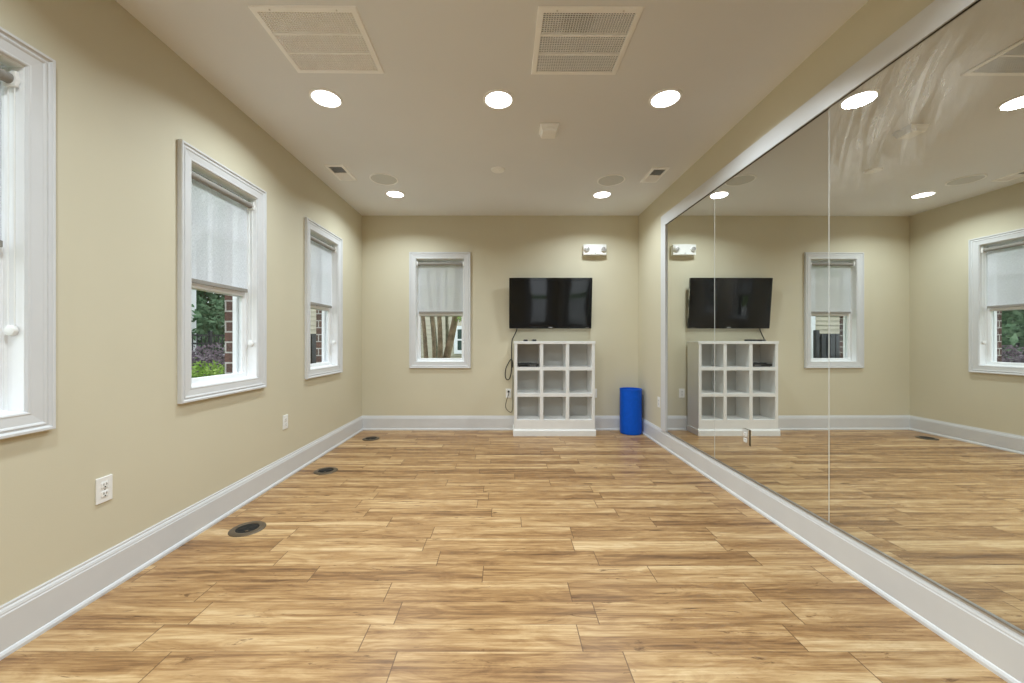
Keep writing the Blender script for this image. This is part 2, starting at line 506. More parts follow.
# ------------------------------------------------------------------ windows
CASING = [(0, 0), (0, 0.022), (0.003, 0.026), (0.012, 0.026), (0.016, 0.020), (0.020, 0.017), (0.024, 0.0175), (0.028, 0.021),
          (0.033, 0.019), (0.037, 0.016), (0.070, 0.0125), (0.076, 0.014), (0.081, 0.012), (0.085, 0.006), (0.085, 0)]
def make_window(n, c, w, f, wlabel, slabel, cord_side):
    u0, u1, v0, v1 = openings(c, w)
    root = thing('window_%d' % n, wlabel, 'window', f(c, V0, 0), kind='structure')
    MB().frame(c - w / 2, c + w / 2, V0, V1, CASING, f).build('casing', M['trim'], root)
    # jamb lining with a stop step
    MB().frame(u0, u1, v0, v1, [(-0.002, 0.004), (0.006, 0.004), (0.006, -0.058), (0.012, -0.062), (0.012, -0.125), (-0.002, -0.125)], f).build('jamb', M['vinyl'], root)
    a0, a1, b0, b1 = u0 + 0.012, u1 - 0.012, v0 + 0.012, v1 - 0.012
    mid = 1.497
    # lower sash (inner track)
    SP = [(0, -0.070), (0.026, -0.070), (0.031, -0.076), (0.031, -0.094), (0, -0.094)]
    s = MB().frame(a0, a1, b0, mid, SP, f).build('lower_sash', M['vinyl'], root)
    MB().fbox(f, a0 + 0.029, a1 - 0.029, b0 + 0.029, mid - 0.029, -0.085, -0.081).build('pane', M['glass'], s)
    m = MB().fbox(f, c - 0.03, c + 0.03, mid - 0.012, mid + 0.004, -0.070, -0.058, 0.003)
    m.build('sash_lock', M['white'], s)
    # upper sash (outer track) with a two by two grid
    SP2 = [(0, -0.097), (0.034, -0.097), (0.038, -0.102), (0.038, -0.118), (0, -0.118)]
    s2 = MB().frame(a0, a1, mid - 0.035, b1, SP2, f).build('upper_sash', M['vinyl'], root)
    MB().fbox(f, a0 + 0.036, a1 - 0.036, mid, b1 - 0.036, -0.111, -0.107).build('pane', M['glass'], s2)
    hm = 1.85
    MB().fbox(f, a0 + 0.036, a1 - 0.036, hm - 0.010, hm + 0.010, -0.116, -0.102).build('muntin', M['vinyl'], s2)
    MB().fbox(f, c - 0.010, c + 0.010, mid, b1 - 0.036, -0.117, -0.103).build('muntin', M['vinyl'], s2)
    # outer frame and brick mould
    MB().frame(u0 + 0.0, u1 - 0.0, v0, v1, [(-0.0, -0.126), (0.030, -0.126), (0.030, -0.155), (0.018, -0.160), (0.0, -0.131)], f).build('outer_frame', M['vinyl'], root)
    # ---- roller shade: a thing of its own hanging in the opening
    sh = thing('roller_shade', slabel, 'window shade', f(c, v1 - 0.05, -0.032), group='roller shades in the windows')
    tv, td, tr = v1 - 0.060, -0.032, 0.020
    P0, P1 = f(u0 + 0.022, tv, td), f(u1 - 0.022, tv, td)
    MB().tube([P0, P1], tr, 24).build('roller_tube', M['tube'], sh, smooth=True)
    k0, k1 = u0 + 0.026, u1 - 0.027
    bot = 1.515
    # cloth falls off the window side of the tube, faintly waved
    m = MB()
    nu, nv = 14, 20
    front, back = [], []
    for j in range(nv + 1):
        v = tv - (tv - bot) * j / nv
        ra, rb = [], []
        for i in range(nu + 1):
            u = k0 + (k1 - k0) * i / nu
            d = td - tr - 0.001 + 0.0003 * math.sin(i * 1.3 + n) * (j / nv)
            ra.append(m.bm.verts.new(f(u, v, d)))
        front.append(ra)
    for j in range(nv):
        for i in range(nu):
            m.bm.faces.new((front[j][i], front[j][i + 1], front[j + 1][i + 1], front[j + 1][i]))
    m.build('shade_cloth', M['shade'], sh, smooth=True)
    m = MB().fbox(f, k0, k1, bot - 0.022, bot + 0.004, td - tr - 0.007, td - tr + 0.006, 0.003)
    m.build('hem_bar', M['tube'], sh)
    for e, (ua, ub) in enumerate(((u0 + 0.0085, u0 + 0.022), (u1 - 0.022, u1 - 0.0085))):
        m = MB().fbox(f, ua, ub, tv - 0.028, tv + 0.030, td - 0.024, td + 0.024, 0.004)
        cc = f((ua + ub) / 2, tv, td)
        ax = 'y' if abs(f(1, 0, 0)[1] - f(0, 0, 0)[1]) > 0.5 else 'x'
        m.lathe([(0.026, -0.0075), (0.026, 0.0075)], cc, ax, 24)
        m.build('bracket', M['white'], sh)
    cu = (u1 - 0.0145) if cord_side > 0 else (u0 + 0.0145)
    lo = 1.195 if n == 1 else 1.135
    pts = []
    for q in range(13):
        a = PI * q / 12
        pts.append(f(cu, lo - 0.010 * math.sin(a), td + 0.012 * math.cos(a)))
    loop = [f(cu, tv - 0.02, td + 0.012)] + pts + [f(cu, tv - 0.02, td - 0.012)]
    ch = MB().tube(loop, 0.0022, 8).build('chain', M['white'], sh, smooth=True)
    hold_u0, hold_u1 = (u1 - 0.024, u1 - 0.0085) if cord_side > 0 else (u0 + 0.0085, u0 + 0.024)
    ax = 'y' if abs(f(1, 0, 0)[1] - f(0, 0, 0)[1]) > 0.5 else 'x'
    MB().lathe([(0.010, -0.012), (0.019, -0.008), (0.021, 0.0), (0.019, 0.006)], f(cu, lo - 0.012, td), ax, 20).build('chain_tensioner', M['white'], ch, smooth=True)
    return root, sh

fL = lambda u, v, d: (XL + d, u, v)
fB = lambda u, v, d: (u, YB - d, v)
make_window(1, W_LEFT[1], WW, fL, 'white cased window nearest the viewer, cut by the left edge of the photo',
            'roller shade in the left wall window cut off by the edge of the photo', 1)
make_window(2, W_LEFT[2], WW, fL, 'white cased window in the middle of the left wall with shade half down',
            'roller shade in the middle left wall window, above green hedge view', 1)
make_window(3, W_LEFT[3], WW, fL, 'white cased window on the left wall closest to the back corner',
            'roller shade in the left wall window nearest the back corner', 1)
make_window(4, BWX, BWW, fB, 'white cased window in the back wall left of the television',
            'roller shade in the back wall window beside the television', 1)
make_window(5, W_LEFT[0], WW, fL, 'white cased left wall window just behind the viewer, outside the photo',
            'roller shade in the left wall window just behind the viewer', 1)

# glazed door in the rear wall
fR = lambda u, v, d: (u, YR + d, v)
root = thing('door_1', 'white glazed door in the rear wall behind the viewer', 'door', ((DX0 + DX1) / 2, YR, 0), kind='structure')
m = MB()
m.box(DX0 - 0.085, DX0, YR, YR + 0.022, 0, DZ1 + 0.085, 0.004).box(DX1, DX1 + 0.085, YR, YR + 0.022, 0, DZ1 + 0.085, 0.004).box(DX0, DX1, YR, YR + 0.022, DZ1, DZ1 + 0.085, 0.004)
m.build('casing', M['trim'], root)
MB().frame(DX0 + 0.004, DX1 - 0.004, 0.006, DZ1 - 0.004, [(0, -0.03), (0.11, -0.03), (0.115, -0.036), (0.115, -0.064), (0.11, -0.07), (0, -0.07)], fR).build('leaf', M['trim'], root)
MB().fbox(fR, DX0 + 0.11, DX1 - 0.11, 0.11, DZ1 - 0.11, -0.052, -0.047).build('pane', M['glass'], root)
MB().lathe([(0.024, 0), (0.024, 0.008), (0.010, 0.012), (0.010, 0.04), (0.026, 0.046), (0.028, 0.060), (0.018, 0.070)], (DX0 + 0.06, YR - 0.03, 0.98), 'y', 24).build('handle', M['chrome'], root, smooth=True)

# ------------------------------------------------------------------ mirrors
MX = XR - 0.007
MZ0, MZ1 = 0.190, 2.365
seams = [4.0, 3.080, 1.993, 0.920, -0.150, -1.220]
mir_labels = ['tall wall mirror panel closest to the back corner, narrowest of the row',
              'tall wall mirror panel second from the back corner, holding the small outlet',
              'tall wall mirror panel nearest the viewer, smeared near its top',
              'wall mirror panel beside the viewer, outside the photo',
              'wall mirror panel just behind the viewer, outside the photo']
rots = [0.0, 0.10, 0.22, 0.0, 0.0]
for i in range(5):
    ya, yb = seams[i + 1] + 0.0018, seams[i] - 0.0018
    cy = (ya + yb) / 2; cz = (MZ0 + MZ1) / 2
    m = MB().box(MX, MX + 0.005, ya + 0.0028, yb - 0.0028, MZ0, MZ1)
    m.poly_prism([(MX + 0.0012, ya), (MX, ya + 0.0028), (MX + 0.005, ya + 0.0028), (MX + 0.005, ya)], 'z', MZ0, MZ1)
    m.poly_prism([(MX + 0.0012, yb), (MX, yb - 0.0028), (MX + 0.005, yb - 0.0028), (MX + 0.005, yb)], 'z', MZ0, MZ1)
    org = (MX, cy, cz)
    o = m.build('mirror_panel', [M['mirror_smear'] if i == 2 else M['mirror'], M['glassedge']], origin=org)
    for p in o.data.polygons:
        if p.normal.x > -0.995: p.material_index = 1
    o.rotation_euler = (0, 0, math.radians(rots[i]))
    if rots[i]: o.location.x -= 0.0
    tag(o, mir_labels[i], 'mirror', group='mirror panels along the right wall')
# white surround of the mirrors, mitred at the far corner
yA, yF = 4.0, -1.22
MT = 0.115
root = thing('trim_1', 'flat white painted surround above and at the end of the mirrors', 'trim', (XR, yA, MZ1), kind='structure')
m = MB().poly_prism([(yA + MT, MZ1 + MT), (yF - MT, MZ1 + MT), (yF, MZ1), (yA, MZ1)], 'x', XR - 0.020, XR)
m.bevel_all(0.002); m.build('head_casing', M['trim'], root)
m = MB().poly_prism([(yA + MT, MZ1 + MT), (yA, MZ1), (yA, 0.183), (yA + MT, 0.183)], 'x', XR - 0.020, XR)
m.bevel_all(0.002); m.build('side_casing', M['trim'], root)
m = MB().poly_prism([(yF - MT, MZ1 + MT), (yF, MZ1), (yF, 0.183), (yF - MT, 0.183)], 'x', XR - 0.020, XR)
m.bevel_all(0.002); m.build('side_casing', M['trim'], root)
MB().box(XR - 0.014, XR, yF, yA, 0.1835, 0.1895).build('bottom_channel', M['channel'], root)
MB().box(XR - 0.012, XR, yF, yA, MZ1 - 0.001, MZ1 + 0.004).build('top_channel', M['hole'], root)

# ------------------------------------------------------------------ outlets
def make_outlet(f, label, chrome=False, loc=None, plain=False):
    """duplex outlet; f maps (u, v, d) with plate centre at 0, 0."""
    root = thing('power_outlet', label, 'outlet', f(0, 0, 0), group='power outlets')
    pm = M['chrome'] if chrome else M['white']
    m = MB().fbox(f, -0.0355, 0.0355, -0.058, 0.058, 0, 0.006, 0.0025)
    m.build('cover_plate', pm, root)
    ax = 'x' if abs(f(0, 0, 1)[0] - f(0, 0, 0)[0]) > 0.5 else 'y'
    sg = (f(0, 0, 1)[0] - f(0, 0, 0)[0]) if ax == 'x' else (f(0, 0, 1)[1] - f(0, 0, 0)[1])
    for s in (-1, 1):
        cv = s * 0.0205
        r = MB().fbox(f, -0.0165, 0.0165, cv - 0.014, cv + 0.014, 0.004, 0.0085, 0.004).build('receptacle', M['white'], root)
        m = MB()
        m.fbox(f, -0.0075, -0.0050, cv - 0.001, cv + 0.009, 0.008, 0.0090)
        m.fbox(f, 0.0050, 0.0075, cv - 0.001, cv + 0.009, 0.008, 0.0090)
        m.fbox(f, -0.0028, 0.0028, cv - 0.0105, cv - 0.005, 0.008, 0.0090)
        m.build('slots', M['hole'], r)
    MB().lathe([(0.0028, 0.006 * sg), (0.0028, 0.0072 * sg)], f(0, 0, 0), ax, 12).build('screw', M['channel'], root)
    return root
mk = lambda fn, u, v: (lambda a, b, d: fn(u + a, v + b, d))
fRW = lambda u, v, d: (XR - d, u, v)
fMI = lambda u, v, d: (MX - 0.004 - d, u, v)
make_outlet(mk(fL, 1.731, 0.467), 'white duplex outlet low on left wall below the nearest window')
make_outlet(mk(fL, 3.159, 0.467), 'white duplex outlet low on left wall between the two farther windows')
make_outlet(mk(fB, 0.045, 0.470), 'white outlet left of the cube shelf with a cord plugged in')
make_outlet(mk(fB, 1.140, 0.470), 'white outlet on back wall just right of the cube shelf')
make_outlet(mk(fRW, 4.207, 0.461), 'white outlet on right wall between blue bin and mirror casing')
make_outlet(mk(fMI, 2.672, 0.465), 'bright steel plated outlet set into the mirror', chrome=True)

# ------------------------------------------------------------------ ceiling fittings
fC = lambda u, v, d: (u, v, H - d)
def make_downlight(x, y, label):
    root = thing('recessed_light', label, 'ceiling light', (x, y, H), group='round recessed ceiling lights')
    MB().lathe([(0.086, 0.0), (0.102, 0.0), (0.102, -0.003), (0.098, -0.007), (0.088, -0.008), (0.086, -0.005)], (x, y, H), 'z', 48, hollow=True).build('trim_ring', M['bright'], root, smooth=True)
    MB().lathe([(0.001, -0.0130), (0.040, -0.0122), (0.068, -0.0096), (0.088, -0.0050), (0.088, -0.001), (0.001, -0.001)], (x, y, H), 'z', 48).build('lens', M['glow'], root, smooth=True)
    ld = bpy.data.lights.new('lamp', 'AREA')
    ld.energy = LAMP; ld.color = (0.85, 0.955, 1.0)
    ld.shape = 'DISK'; ld.size = 0.17; ld.spread = math.radians(146)
    lo = bpy.data.objects.new('lamp', ld); C.objects.link(lo)
    lo.parent = root; lo.location = (0, 0, -0.0140)
    return root
LAMP = 13.6
make_downlight(-1.176, 2.50, 'round lit recessed light just beyond the left large air grille')
make_downlight(-0.042, 2.513, 'round lit recessed light in ceiling centre between the large grilles')
make_downlight(1.056, 2.503, 'round lit recessed light just beyond the right large air grille, near the mirror')
make_downlight(-1.194, 4.135, 'small looking lit recessed light beside left ceiling speaker near back wall')
make_downlight(1.060, 4.150, 'small looking lit recessed light beside right ceiling speaker near back wall')
for y in (0.86, -0.80):  # further rows out of view, added to light the near part of the room
    for x in (-1.18, -0.04, 1.06):
        make_downlight(x, y, 'added recessed ceiling light above or behind the viewer, out of view')

def make_grille(x0, x1, y0, y1, label, back, rot):
    cx, cy = (x0 + x1) / 2, (y0 + y1) / 2
    root = thing('air_grille', label, 'air vent', (cx, cy, H), group='large return air grilles')
    fr = 0.030
    MB().frame(x0, x1, y0, y1, [(0, 0), (0, 0.004), (0.004, 0.008), (fr - 0.003, 0.010), (fr, 0.007), (fr, 0.0)], fC).build('grille_frame', M['bright'], root)
    MB().fbox(fC, x0 + fr - 0.002, x1 - fr + 0.002, y0 + fr - 0.002, y1 - fr + 0.002, 0.0003, 0.0012).build('filter', back, root)
    h = (y1 - y0 - 2 * fr)
    for k in (1, 2):
        yy = y0 + fr + h * k / 3
        MB().fbox(fC, x0 + fr, x1 - fr, yy - 0.006, yy + 0.006, 0.001, 0.010, 0.001).build('crossbar', M['bright'], root)
    # egg-crate of thin blades
    m = MB()
    n = 34
    for k in range(1, n):
        xx = x0 + fr + (x1 - x0 - 2 * fr) * k / n
        m.fbox(fC, xx - 0.0016, xx + 0.0016, y0 + fr, y1 - fr, 0.0012, 0.0085)
    ny = 33
    for k in range(1, ny):
        yy = y0 + fr + h * k / ny
        m.fbox(fC, x0 + fr, x1 - fr, yy - 0.0011, yy + 0.0011, 0.0012, 0.0065)
    m.build('louvre_lattice', M['bright'], root)
    for sx in (-1, 1):
        MB().lathe([(0.004, -0.012), (0.004, -0.0085)], (cx + sx * 0.16, y0 + 0.015, H), 'z', 12).build('screw', M['duct'], root)
    root.rotation_euler.z = rot
    return root
make_grille(-1.228, -0.714, 1.808, 2.262, 'large square return air grille at left of ceiling, pale grey inside', M['duct'], math.radians(0.6))
make_grille(0.157, 0.663, 1.813, 2.273, 'large square return air grille at right of ceiling, dark blue grey inside', M['duct_dark'], math.radians(0.3))

rt = [o_ for o_ in bpy.data.objects if o_.name.startswith('air_grille') and o_.parent is None][-1]
MB().lathe([(0.001, 0.0), (0.082, 0.0), (0.082, -0.0003), (0.001, -0.0003)], (0.362, 1.905, H - 0.0013), 'z', 40).build('duct_opening', M['hole'], rt)
def make_vent(x0, x1, y0, y1, label):
    cx, cy = (x0 + x1) / 2, (y0 + y1) / 2
    root = thing('supply_vent', label, 'air vent', (cx, cy, H), group='small ceiling supply vents')
    fr = 0.028
    MB().frame(x0, x1, y0, y1, [(0, 0), (0, 0.003), (0.005, 0.007), (fr - 0.002, 0.009), (fr, 0.006), (fr, 0.0)], fC).build('vent_frame', M['bright'], root)
    MB().fbox(fC, x0 + fr - 0.002, x1 - fr + 0.002, y0 + fr - 0.002, y1 - fr + 0.002, 0.0003, 0.0012).build('duct_opening', M['duct_dark'], root)
    MB().fbox(fC, x0 + fr, x1 - fr, cy - 0.004, cy + 0.004, 0.001, 0.009).build('crossbar', M['bright'], root)
    for half, s in ((0, 1), (1, -1)):
        m = MB()
        ya, yb = (y0 + fr, cy - 0.004) if half == 0 else (cy + 0.004, y1 - fr)
        n = 9
        for k in range(n):
            yy = ya + (yb - ya) * (k + 0.5) / n
            t = 0.0055 * s
            m.poly_prism([(yy - t - 0.0008, H - 0.0085), (yy - t + 0.0008, H - 0.0085), (yy + t + 0.0008, H - 0.0014), (yy + t - 0.0008, H - 0.0014)], 'x', x0 + fr, x1 - fr)
        m.build('louvres', M['bright'], root)
    return root
make_vent(-1.645, -1.470, 3.447, 3.779, 'small white supply vent in ceiling by the left wall')
make_vent(1.360, 1.525, 3.503, 3.831, 'small white supply vent in ceiling by the right wall')

def make_speaker(x, y, label):
    root = thing('ceiling_speaker', label, 'speaker', (x, y, H), group='round ceiling speakers')
    R = 0.138
    MB().lathe([(R - 0.016, 0), (R, 0), (R, -0.003), (R - 0.004, -0.007), (R - 0.012, -0.007), (R - 0.016, -0.004)], (x, y, H), 'z', 56, hollow=True).build('rim', M['bright'], root, smooth=True)
    MB().lathe([(0.001, -0.0052), (0.08, -0.005), (R - 0.015, -0.0035), (R - 0.015, -0.0005), (0.001, -0.0005)], (x, y, H), 'z', 56).build('speaker_cover', M['speaker'], root, smooth=True)
make_speaker(-1.196, 3.756, 'round flush ceiling speaker on the left side')
make_speaker(1.055, 3.780, 'round flush ceiling speaker on the right side')

root = thing('smoke_detector', 'small flat round white cover in middle of the ceiling', 'detector', (-0.065, 3.546, H))
MB().lathe([(0.066, 0), (0.066, -0.004), (0.060, -0.010), (0.030, -0.013), (0.001, -0.0135)], (-0.065, 3.546, H), 'z', 40).build('cover', M['bright'], root, smooth=True)
MB().lathe([(0.012, -0.0125), (0.011, -0.017), (0.001, -0.018)], (-0.065, 3.546, H), 'z', 20).build('sensor_button', M['bright'], root, smooth=True)

cx, cy = 0.330, 2.855
root = thing('motion_sensor', 'small square white sensor box on ceiling centre', 'sensor', (cx, cy, H))
m = MB().box(cx - 0.070, cx + 0.070, cy - 0.070, cy + 0.070, H - 0.012, H, 0.004); m.build('base', M['bright'], root)
m = MB()
b0 = [(cx + sx * 0.066, cy + sy * 0.066, H - 0.012) for sx, sy in ((-1, -1), (1, -1), (1, 1), (-1, 1))]
b1 = [(cx + sx * 0.050, cy + sy * 0.058, H - 0.048) for sx, sy in ((-1, -1), (1, -1), (1, 1), (-1, 1))]
A = [m.bm.verts.new(p) for p in b0]; B = [m.bm.verts.new(p) for p in b1]
m.bm.faces.new(A); m.bm.faces.new(B[::-1])
for i in range(4): m.bm.faces.new((A[i], A[(i + 1) % 4], B[(i + 1) % 4], B[i]))
m.bevel_all(0.010, 3)
m.build('housing', M['bright'], root, smooth=True)
MB().box(cx - 0.030, cx + 0.030, cy - 0.064, cy - 0.054, H - 0.040, H - 0.020, 0.002).build('lens', M['bright'], root)

# ------------------------------------------------------------------ floor outlets
def make_floor_outlet(x, y, label, rot):
    root = thing('floor_outlet', label, 'floor outlet', (x, y, 0), group='round floor outlets along the left wall')
    MB().lathe([(0.062, 0.0), (0.097, 0.0), (0.097, 0.002), (0.090, 0.0065), (0.070, 0.0085), (0.064, 0.0075), (0.062, 0.005)], (x, y, 0), 'z', 56, hollow=True).build('flange', M['bronze'], root, smooth=True)
    c = MB().lathe([(0.001, 0.0045), (0.062, 0.0045), (0.0625, 0.0), (0.001, 0.0)], (x, y, 0), 'z', 48).build('cover', M['blackcap'], root, smooth=True)
    for s in (-1, 1):
        MB().lathe([(0.001, 0.0062), (0.021, 0.0060), (0.023, 0.0045), (0.001, 0.0045)], (x + s * 0.027, y, 0), 'z', 32).build('flip_lid', M['blackcap'], c, smooth=True)
    MB().box(x - 0.008, x + 0.008, y - 0.046, y - 0.034, 0.0045, 0.0075, 0.001).build('hinge', M['bronze'], c)
    root.rotation_euler.z = rot
make_floor_outlet(-1.564, 2.308, 'round bronze floor outlet nearest the viewer', 0.5)
make_floor_outlet(-1.570, 3.332, 'round bronze floor outlet second from the viewer, middle of the three', 0.2)
make_floor_outlet(-1.559, 4.421, 'round dark floor outlet nearest the back corner', 0.1)

# ------------------------------------------------------------------ cube shelf
sx0, sx1, yf, yk = 0.1127, 1.078, 4.556, 4.838
root = thing('cube_shelf', 'white nine cube shelf unit standing under the television', 'shelf', ((sx0 + sx1) / 2, (yf + yk) / 2, 0))
top, side, div, op = 1.135, 0.035, 0.0397, 0.272
z_low = 0.193
MB().box(sx0 - 0.006, sx1 + 0.006, yf - 0.006, yk, top - 0.034, top, 0.003).build('top_panel', M['shelf'], root)
for xa in (sx0, sx1 - side):
    MB().box(xa, xa + side, yf, yk, 0.05, top - 0.034, 0.0015).build('side_panel', M['shelf'], root)
MB().box(sx0 + side, sx1 - side, yk - 0.012, yk, 0.05, top - 0.034).build('back_panel', M['backing'], root)
iw = (sx1 - sx0 - 2 * side)
ow = (iw - 2 * div) / 3
for k in (1, 2):
    xa = sx0 + side + ow * k + div * (k - 1)
    MB().box(xa, xa + div, yf, yk - 0.012, z_low, top - 0.034, 0.0015).build('divider', M['shelf'], root)
ih = (top - 0.034 - z_low)
oh = (ih - 2 * div) / 3
for k in (1, 2):
    za = z_low + oh * k + div * (k - 1)
    MB().box(sx0 + side - 0.004, sx1 - side + 0.004, yf + 0.0012, yk - 0.012, za, za + div).build('shelf_board', M['shelf'], root)
MB().box(sx0 + side, sx1 - side, yf, yk - 0.012, z_low - 0.035, z_low, 0.0015).build('shelf_board', M['shelf'], root)
MB().box(sx0 + side, sx1 - side, yf, yf + 0.018, 0.05, z_low - 0.034).build('front_panel', M['shelf'], root)
m = MB().poly_prism([(yf - 0.016, 0), (yf - 0.016, 0.062), (yf - 0.012, 0.070), (yf - 0.006, 0.074), (yf - 0.004, 0.080), (yf + 0.002, 0.080), (yf + 0.002, 0)], 'x', sx0 - 0.014, sx1 + 0.010)
m.box(sx0 - 0.014, sx0 + 0.002, yf, yk, 0, 0.072, 0.002).box(sx1 - 0.002, sx1 + 0.010, yf, yk, 0, 0.072, 0.002)
m.build('plinth', M['shelf'], root)
cell_floor = z_low + 2 * (oh + div)
# cable box in the top-left cell
root = thing('media_player', 'flat black media player lying in the top left cube', 'media player', (0.255, 4.69, cell_floor))
bx0, bx1 = 0.160, 0.405
m = MB().box(bx0, bx1, 4.590, 4.790, cell_floor + 0.006, cell_floor + 0.036, 0.003); m.build('case', M['dark'], root)
MB().box(bx0 + 0.02, bx0 + 0.12, 4.588, 4.591, cell_floor + 0.015, cell_floor + 0.027).build('display', M['screen'], root)
for dx in (0.15, 0.175, 0.20):
    MB().lathe([(0.005, 0), (0.005, -0.003)], (bx0 + dx, 4.590, cell_floor + 0.020), 'y', 16).build('button', M['channel'], root)
for px, py in ((bx0 + 0.02, 4.61), (bx1 - 0.02, 4.61), (bx0 + 0.02, 4.77), (bx1 - 0.02, 4.77)):
    MB().lathe([(0.008, 0), (0.008, 0.006)], (px, py, cell_floor), 'z', 16).build('foot', M['rubber'], root)
o = MB().tube([(bx0 + 0.03 + 0.006 * math.sin(i * 0.9) + 0.0035 * i, 4.66 + 0.03 * math.cos(i * 0.7), cell_floor + 0.0395 + 0.005 * math.sin(i * 0.5) ** 2) for i in range(40)], 0.0035, 8).build('audio_cable', M['rubber'], origin=(bx0 + 0.05, 4.66, cell_floor + 0.036), smooth=True)
tag(o, 'black cable bundled on the media player in the top left cube', 'cable')
# remotes on top of the shelf, pointing away
def make_remote(x, y0, y1, label, w, h):
    root = thing('remote_control', label, 'remote control', (x, (y0 + y1) / 2, top), group='remote controls on the shelf top')
    MB().box(x - w / 2, x + w / 2, y0, y1, top, top + h, 0.005).build('case', M['dark'], root)
    b = MB()
    for i in range(3):
        for j in range(6):
            b.box(x - 0.014 + i * 0.014 - 0.004, x - 0.014 + i * 0.014 + 0.004, y0 + 0.02 + j * 0.018, y0 + 0.03 + j * 0.018, top + h - 0.001, top + h + 0.0015)
    b.build('buttons', M['channel'], root)
make_remote(0.252, 4.600, 4.775, 'black remote control on shelf top, nearer the hanging cable', 0.047, 0.020)
make_remote(0.358, 4.615, 4.780, 'black remote control on shelf top, farther from the hanging cable', 0.047, 0.022)

# ------------------------------------------------------------------ television
tw, th = 1.037, 0.633
tvc = Vector((0.571, 4.766, 1.610))
root = thing('television', 'black flat screen television mounted on the back wall', 'television', tvc)
m = MB().box(tvc.x - tw / 2, tvc.x + tw / 2, tvc.y - 0.004, tvc.y + 0.030, tvc.z - th / 2, tvc.z + th / 2, 0.004)
parts = [m.build('casing', M['dark'], root)]
bz = 0.030
m = MB().frame(tvc.x - tw / 2 + 0.001, tvc.x + tw / 2 - 0.001, tvc.z - th / 2 + 0.001, tvc.z + th / 2 - 0.001,
               [(0, 0.0), (0, 0.006), (0.004, 0.010), (bz - 0.004, 0.010), (bz, 0.0065), (bz, 0)], lambda u, v, d: (u, tvc.y - d, v))
parts.append(m.build('bezel', M['screen'], root))
# gently bowed glass
m = MB()
nx, nz = 24, 12
g = []
for j in range(nz + 1):
    r = []
    for i in range(nx + 1):
        a, b = i / nx, j / nz
        bow = 0.0020 * (1 - (2 * a - 1) ** 2) * (1 - (2 * b - 1) ** 2)
        r.append(m.bm.verts.new((tvc.x - tw / 2 + bz - 0.001 + a * (tw - 2 * bz + 0.002), tvc.y - 0.0055 - bow, tvc.z - th / 2 + bz - 0.001 + b * (th - 2 * bz + 0.002))))
    g.append(r)
for j in range(nz):
    for i in range(nx):
        m.bm.faces.new((g[j][i], g[j][i + 1], g[j + 1][i + 1], g[j + 1][i]))
parts.append(m.build('screen', M['screen'], root, smooth=True))
m = MB().box(tvc.x - 0.34, tvc.x + 0.34, tvc.y + 0.028, tvc.y + 0.050, tvc.z - 0.22, tvc.z + 0.18, 0.008)
parts.append(m.build('rear_housing', M['dark'], root))
# maker's badge strokes and small marks on the lower bezel
m = MB()
for k in range(5):
    x = tvc.x - 0.022 + k * 0.010
    m.box(x, x + 0.006, tvc.y - 0.0112, tvc.y - 0.0098, tvc.z - th / 2 + 0.011, tvc.z - th / 2 + 0.019)
parts.append(m.build('badge', M['white'], root))
m = MB()
for k in range(4):
    x = tvc.x + tw / 2 - 0.075 + k * 0.012
    m.box(x, x + 0.008, tvc.y - 0.0112, tvc.y - 0.0098, tvc.z - th / 2 + 0.010, tvc.z - th / 2 + 0.015)
parts.append(m.build('printed_mark', M['channel'], root))
for s in (-1, 1):
    for dz in (-0.18, 0.05):
        m = MB().box(tvc.x + s * (tw / 2) - 0.001 * (1 - s) / 1 - 0.0005, tvc.x + s * (tw / 2) + 0.0015, tvc.y + 0.004, tvc.y + 0.022, tvc.z + dz, tvc.z + dz + 0.13)
        parts.append(m.build('side_trim', M['chrome'], root))
tilt = math.radians(5.6)
root.rotation_euler.x = tilt
# fixed wall bracket
m = MB()
m.box(tvc.x - 0.28, tvc.x + 0.28, YB - 0.012, YB - 0.001, tvc.z - 0.10, tvc.z + 0.12, 0.002)
for s in (-1, 1):
    m.box(tvc.x + s * 0.2 - 0.02, tvc.x + s * 0.2 + 0.02, YB - 0.046, YB - 0.010, tvc.z - 0.13, tvc.z + 0.12, 0.002)
o = m.build('wall_bracket', M['dark'], origin=(tvc.x, YB, tvc.z))
tag(o, 'black wall bracket hidden behind the television', 'bracket')

# cables
def curve_pts(ctrl, n=14):
    P = [Vector(p) for p in ctrl]
    P = [P[0] * 2 - P[1]] + P + [P[-1] * 2 - P[-2]]
    out = []
    for i in range(1, len(P) - 2):
        for k in range(n):
            t = k / n
            a, b, c, d = P[i - 1:i + 3]
            out.append(0.5 * ((2 * b) + (c - a) * t + (2 * a - 5 * b + 4 * c - d) * t * t + (3 * b - a - 3 * c + d) * t ** 3))
    out.append(P[-2])
    return out
px = lambda x, y, Y=4.80: ((x - 505) * Y / 380, Y, EYE - (y - 340.3) * Y / 380)
o = MB().tube(curve_pts([(0.158, 4.826, 1.34), (0.148, 4.826, 1.275), (0.122, 4.828, 1.215), (0.090, 4.830, 1.14), (0.084, 4.832, 1.00), (0.084, 4.834, 0.82),
                         (0.078, 4.834, 0.73), (0.055, 4.834, 0.655), (0.022, 4.834, 0.648), (0.004, 4.834, 0.69), (0.010, 4.834, 0.78), (0.045, 4.834, 0.86), (0.074, 4.838, 0.90),
                         (0.092, 4.842, 0.88), (0.095, 4.842, 0.80)]), 0.0062, 10).build('video_cable', M['rubber'], origin=(0.10, 4.82, 0.65), smooth=True)
tag(o, 'black cable hanging from the television with a loop beside the shelf', 'cable')
root = thing('power_cable', 'thin black cord drooping from the plugged outlet left of the shelf', 'cord', (0.045, 4.83, 0.49))
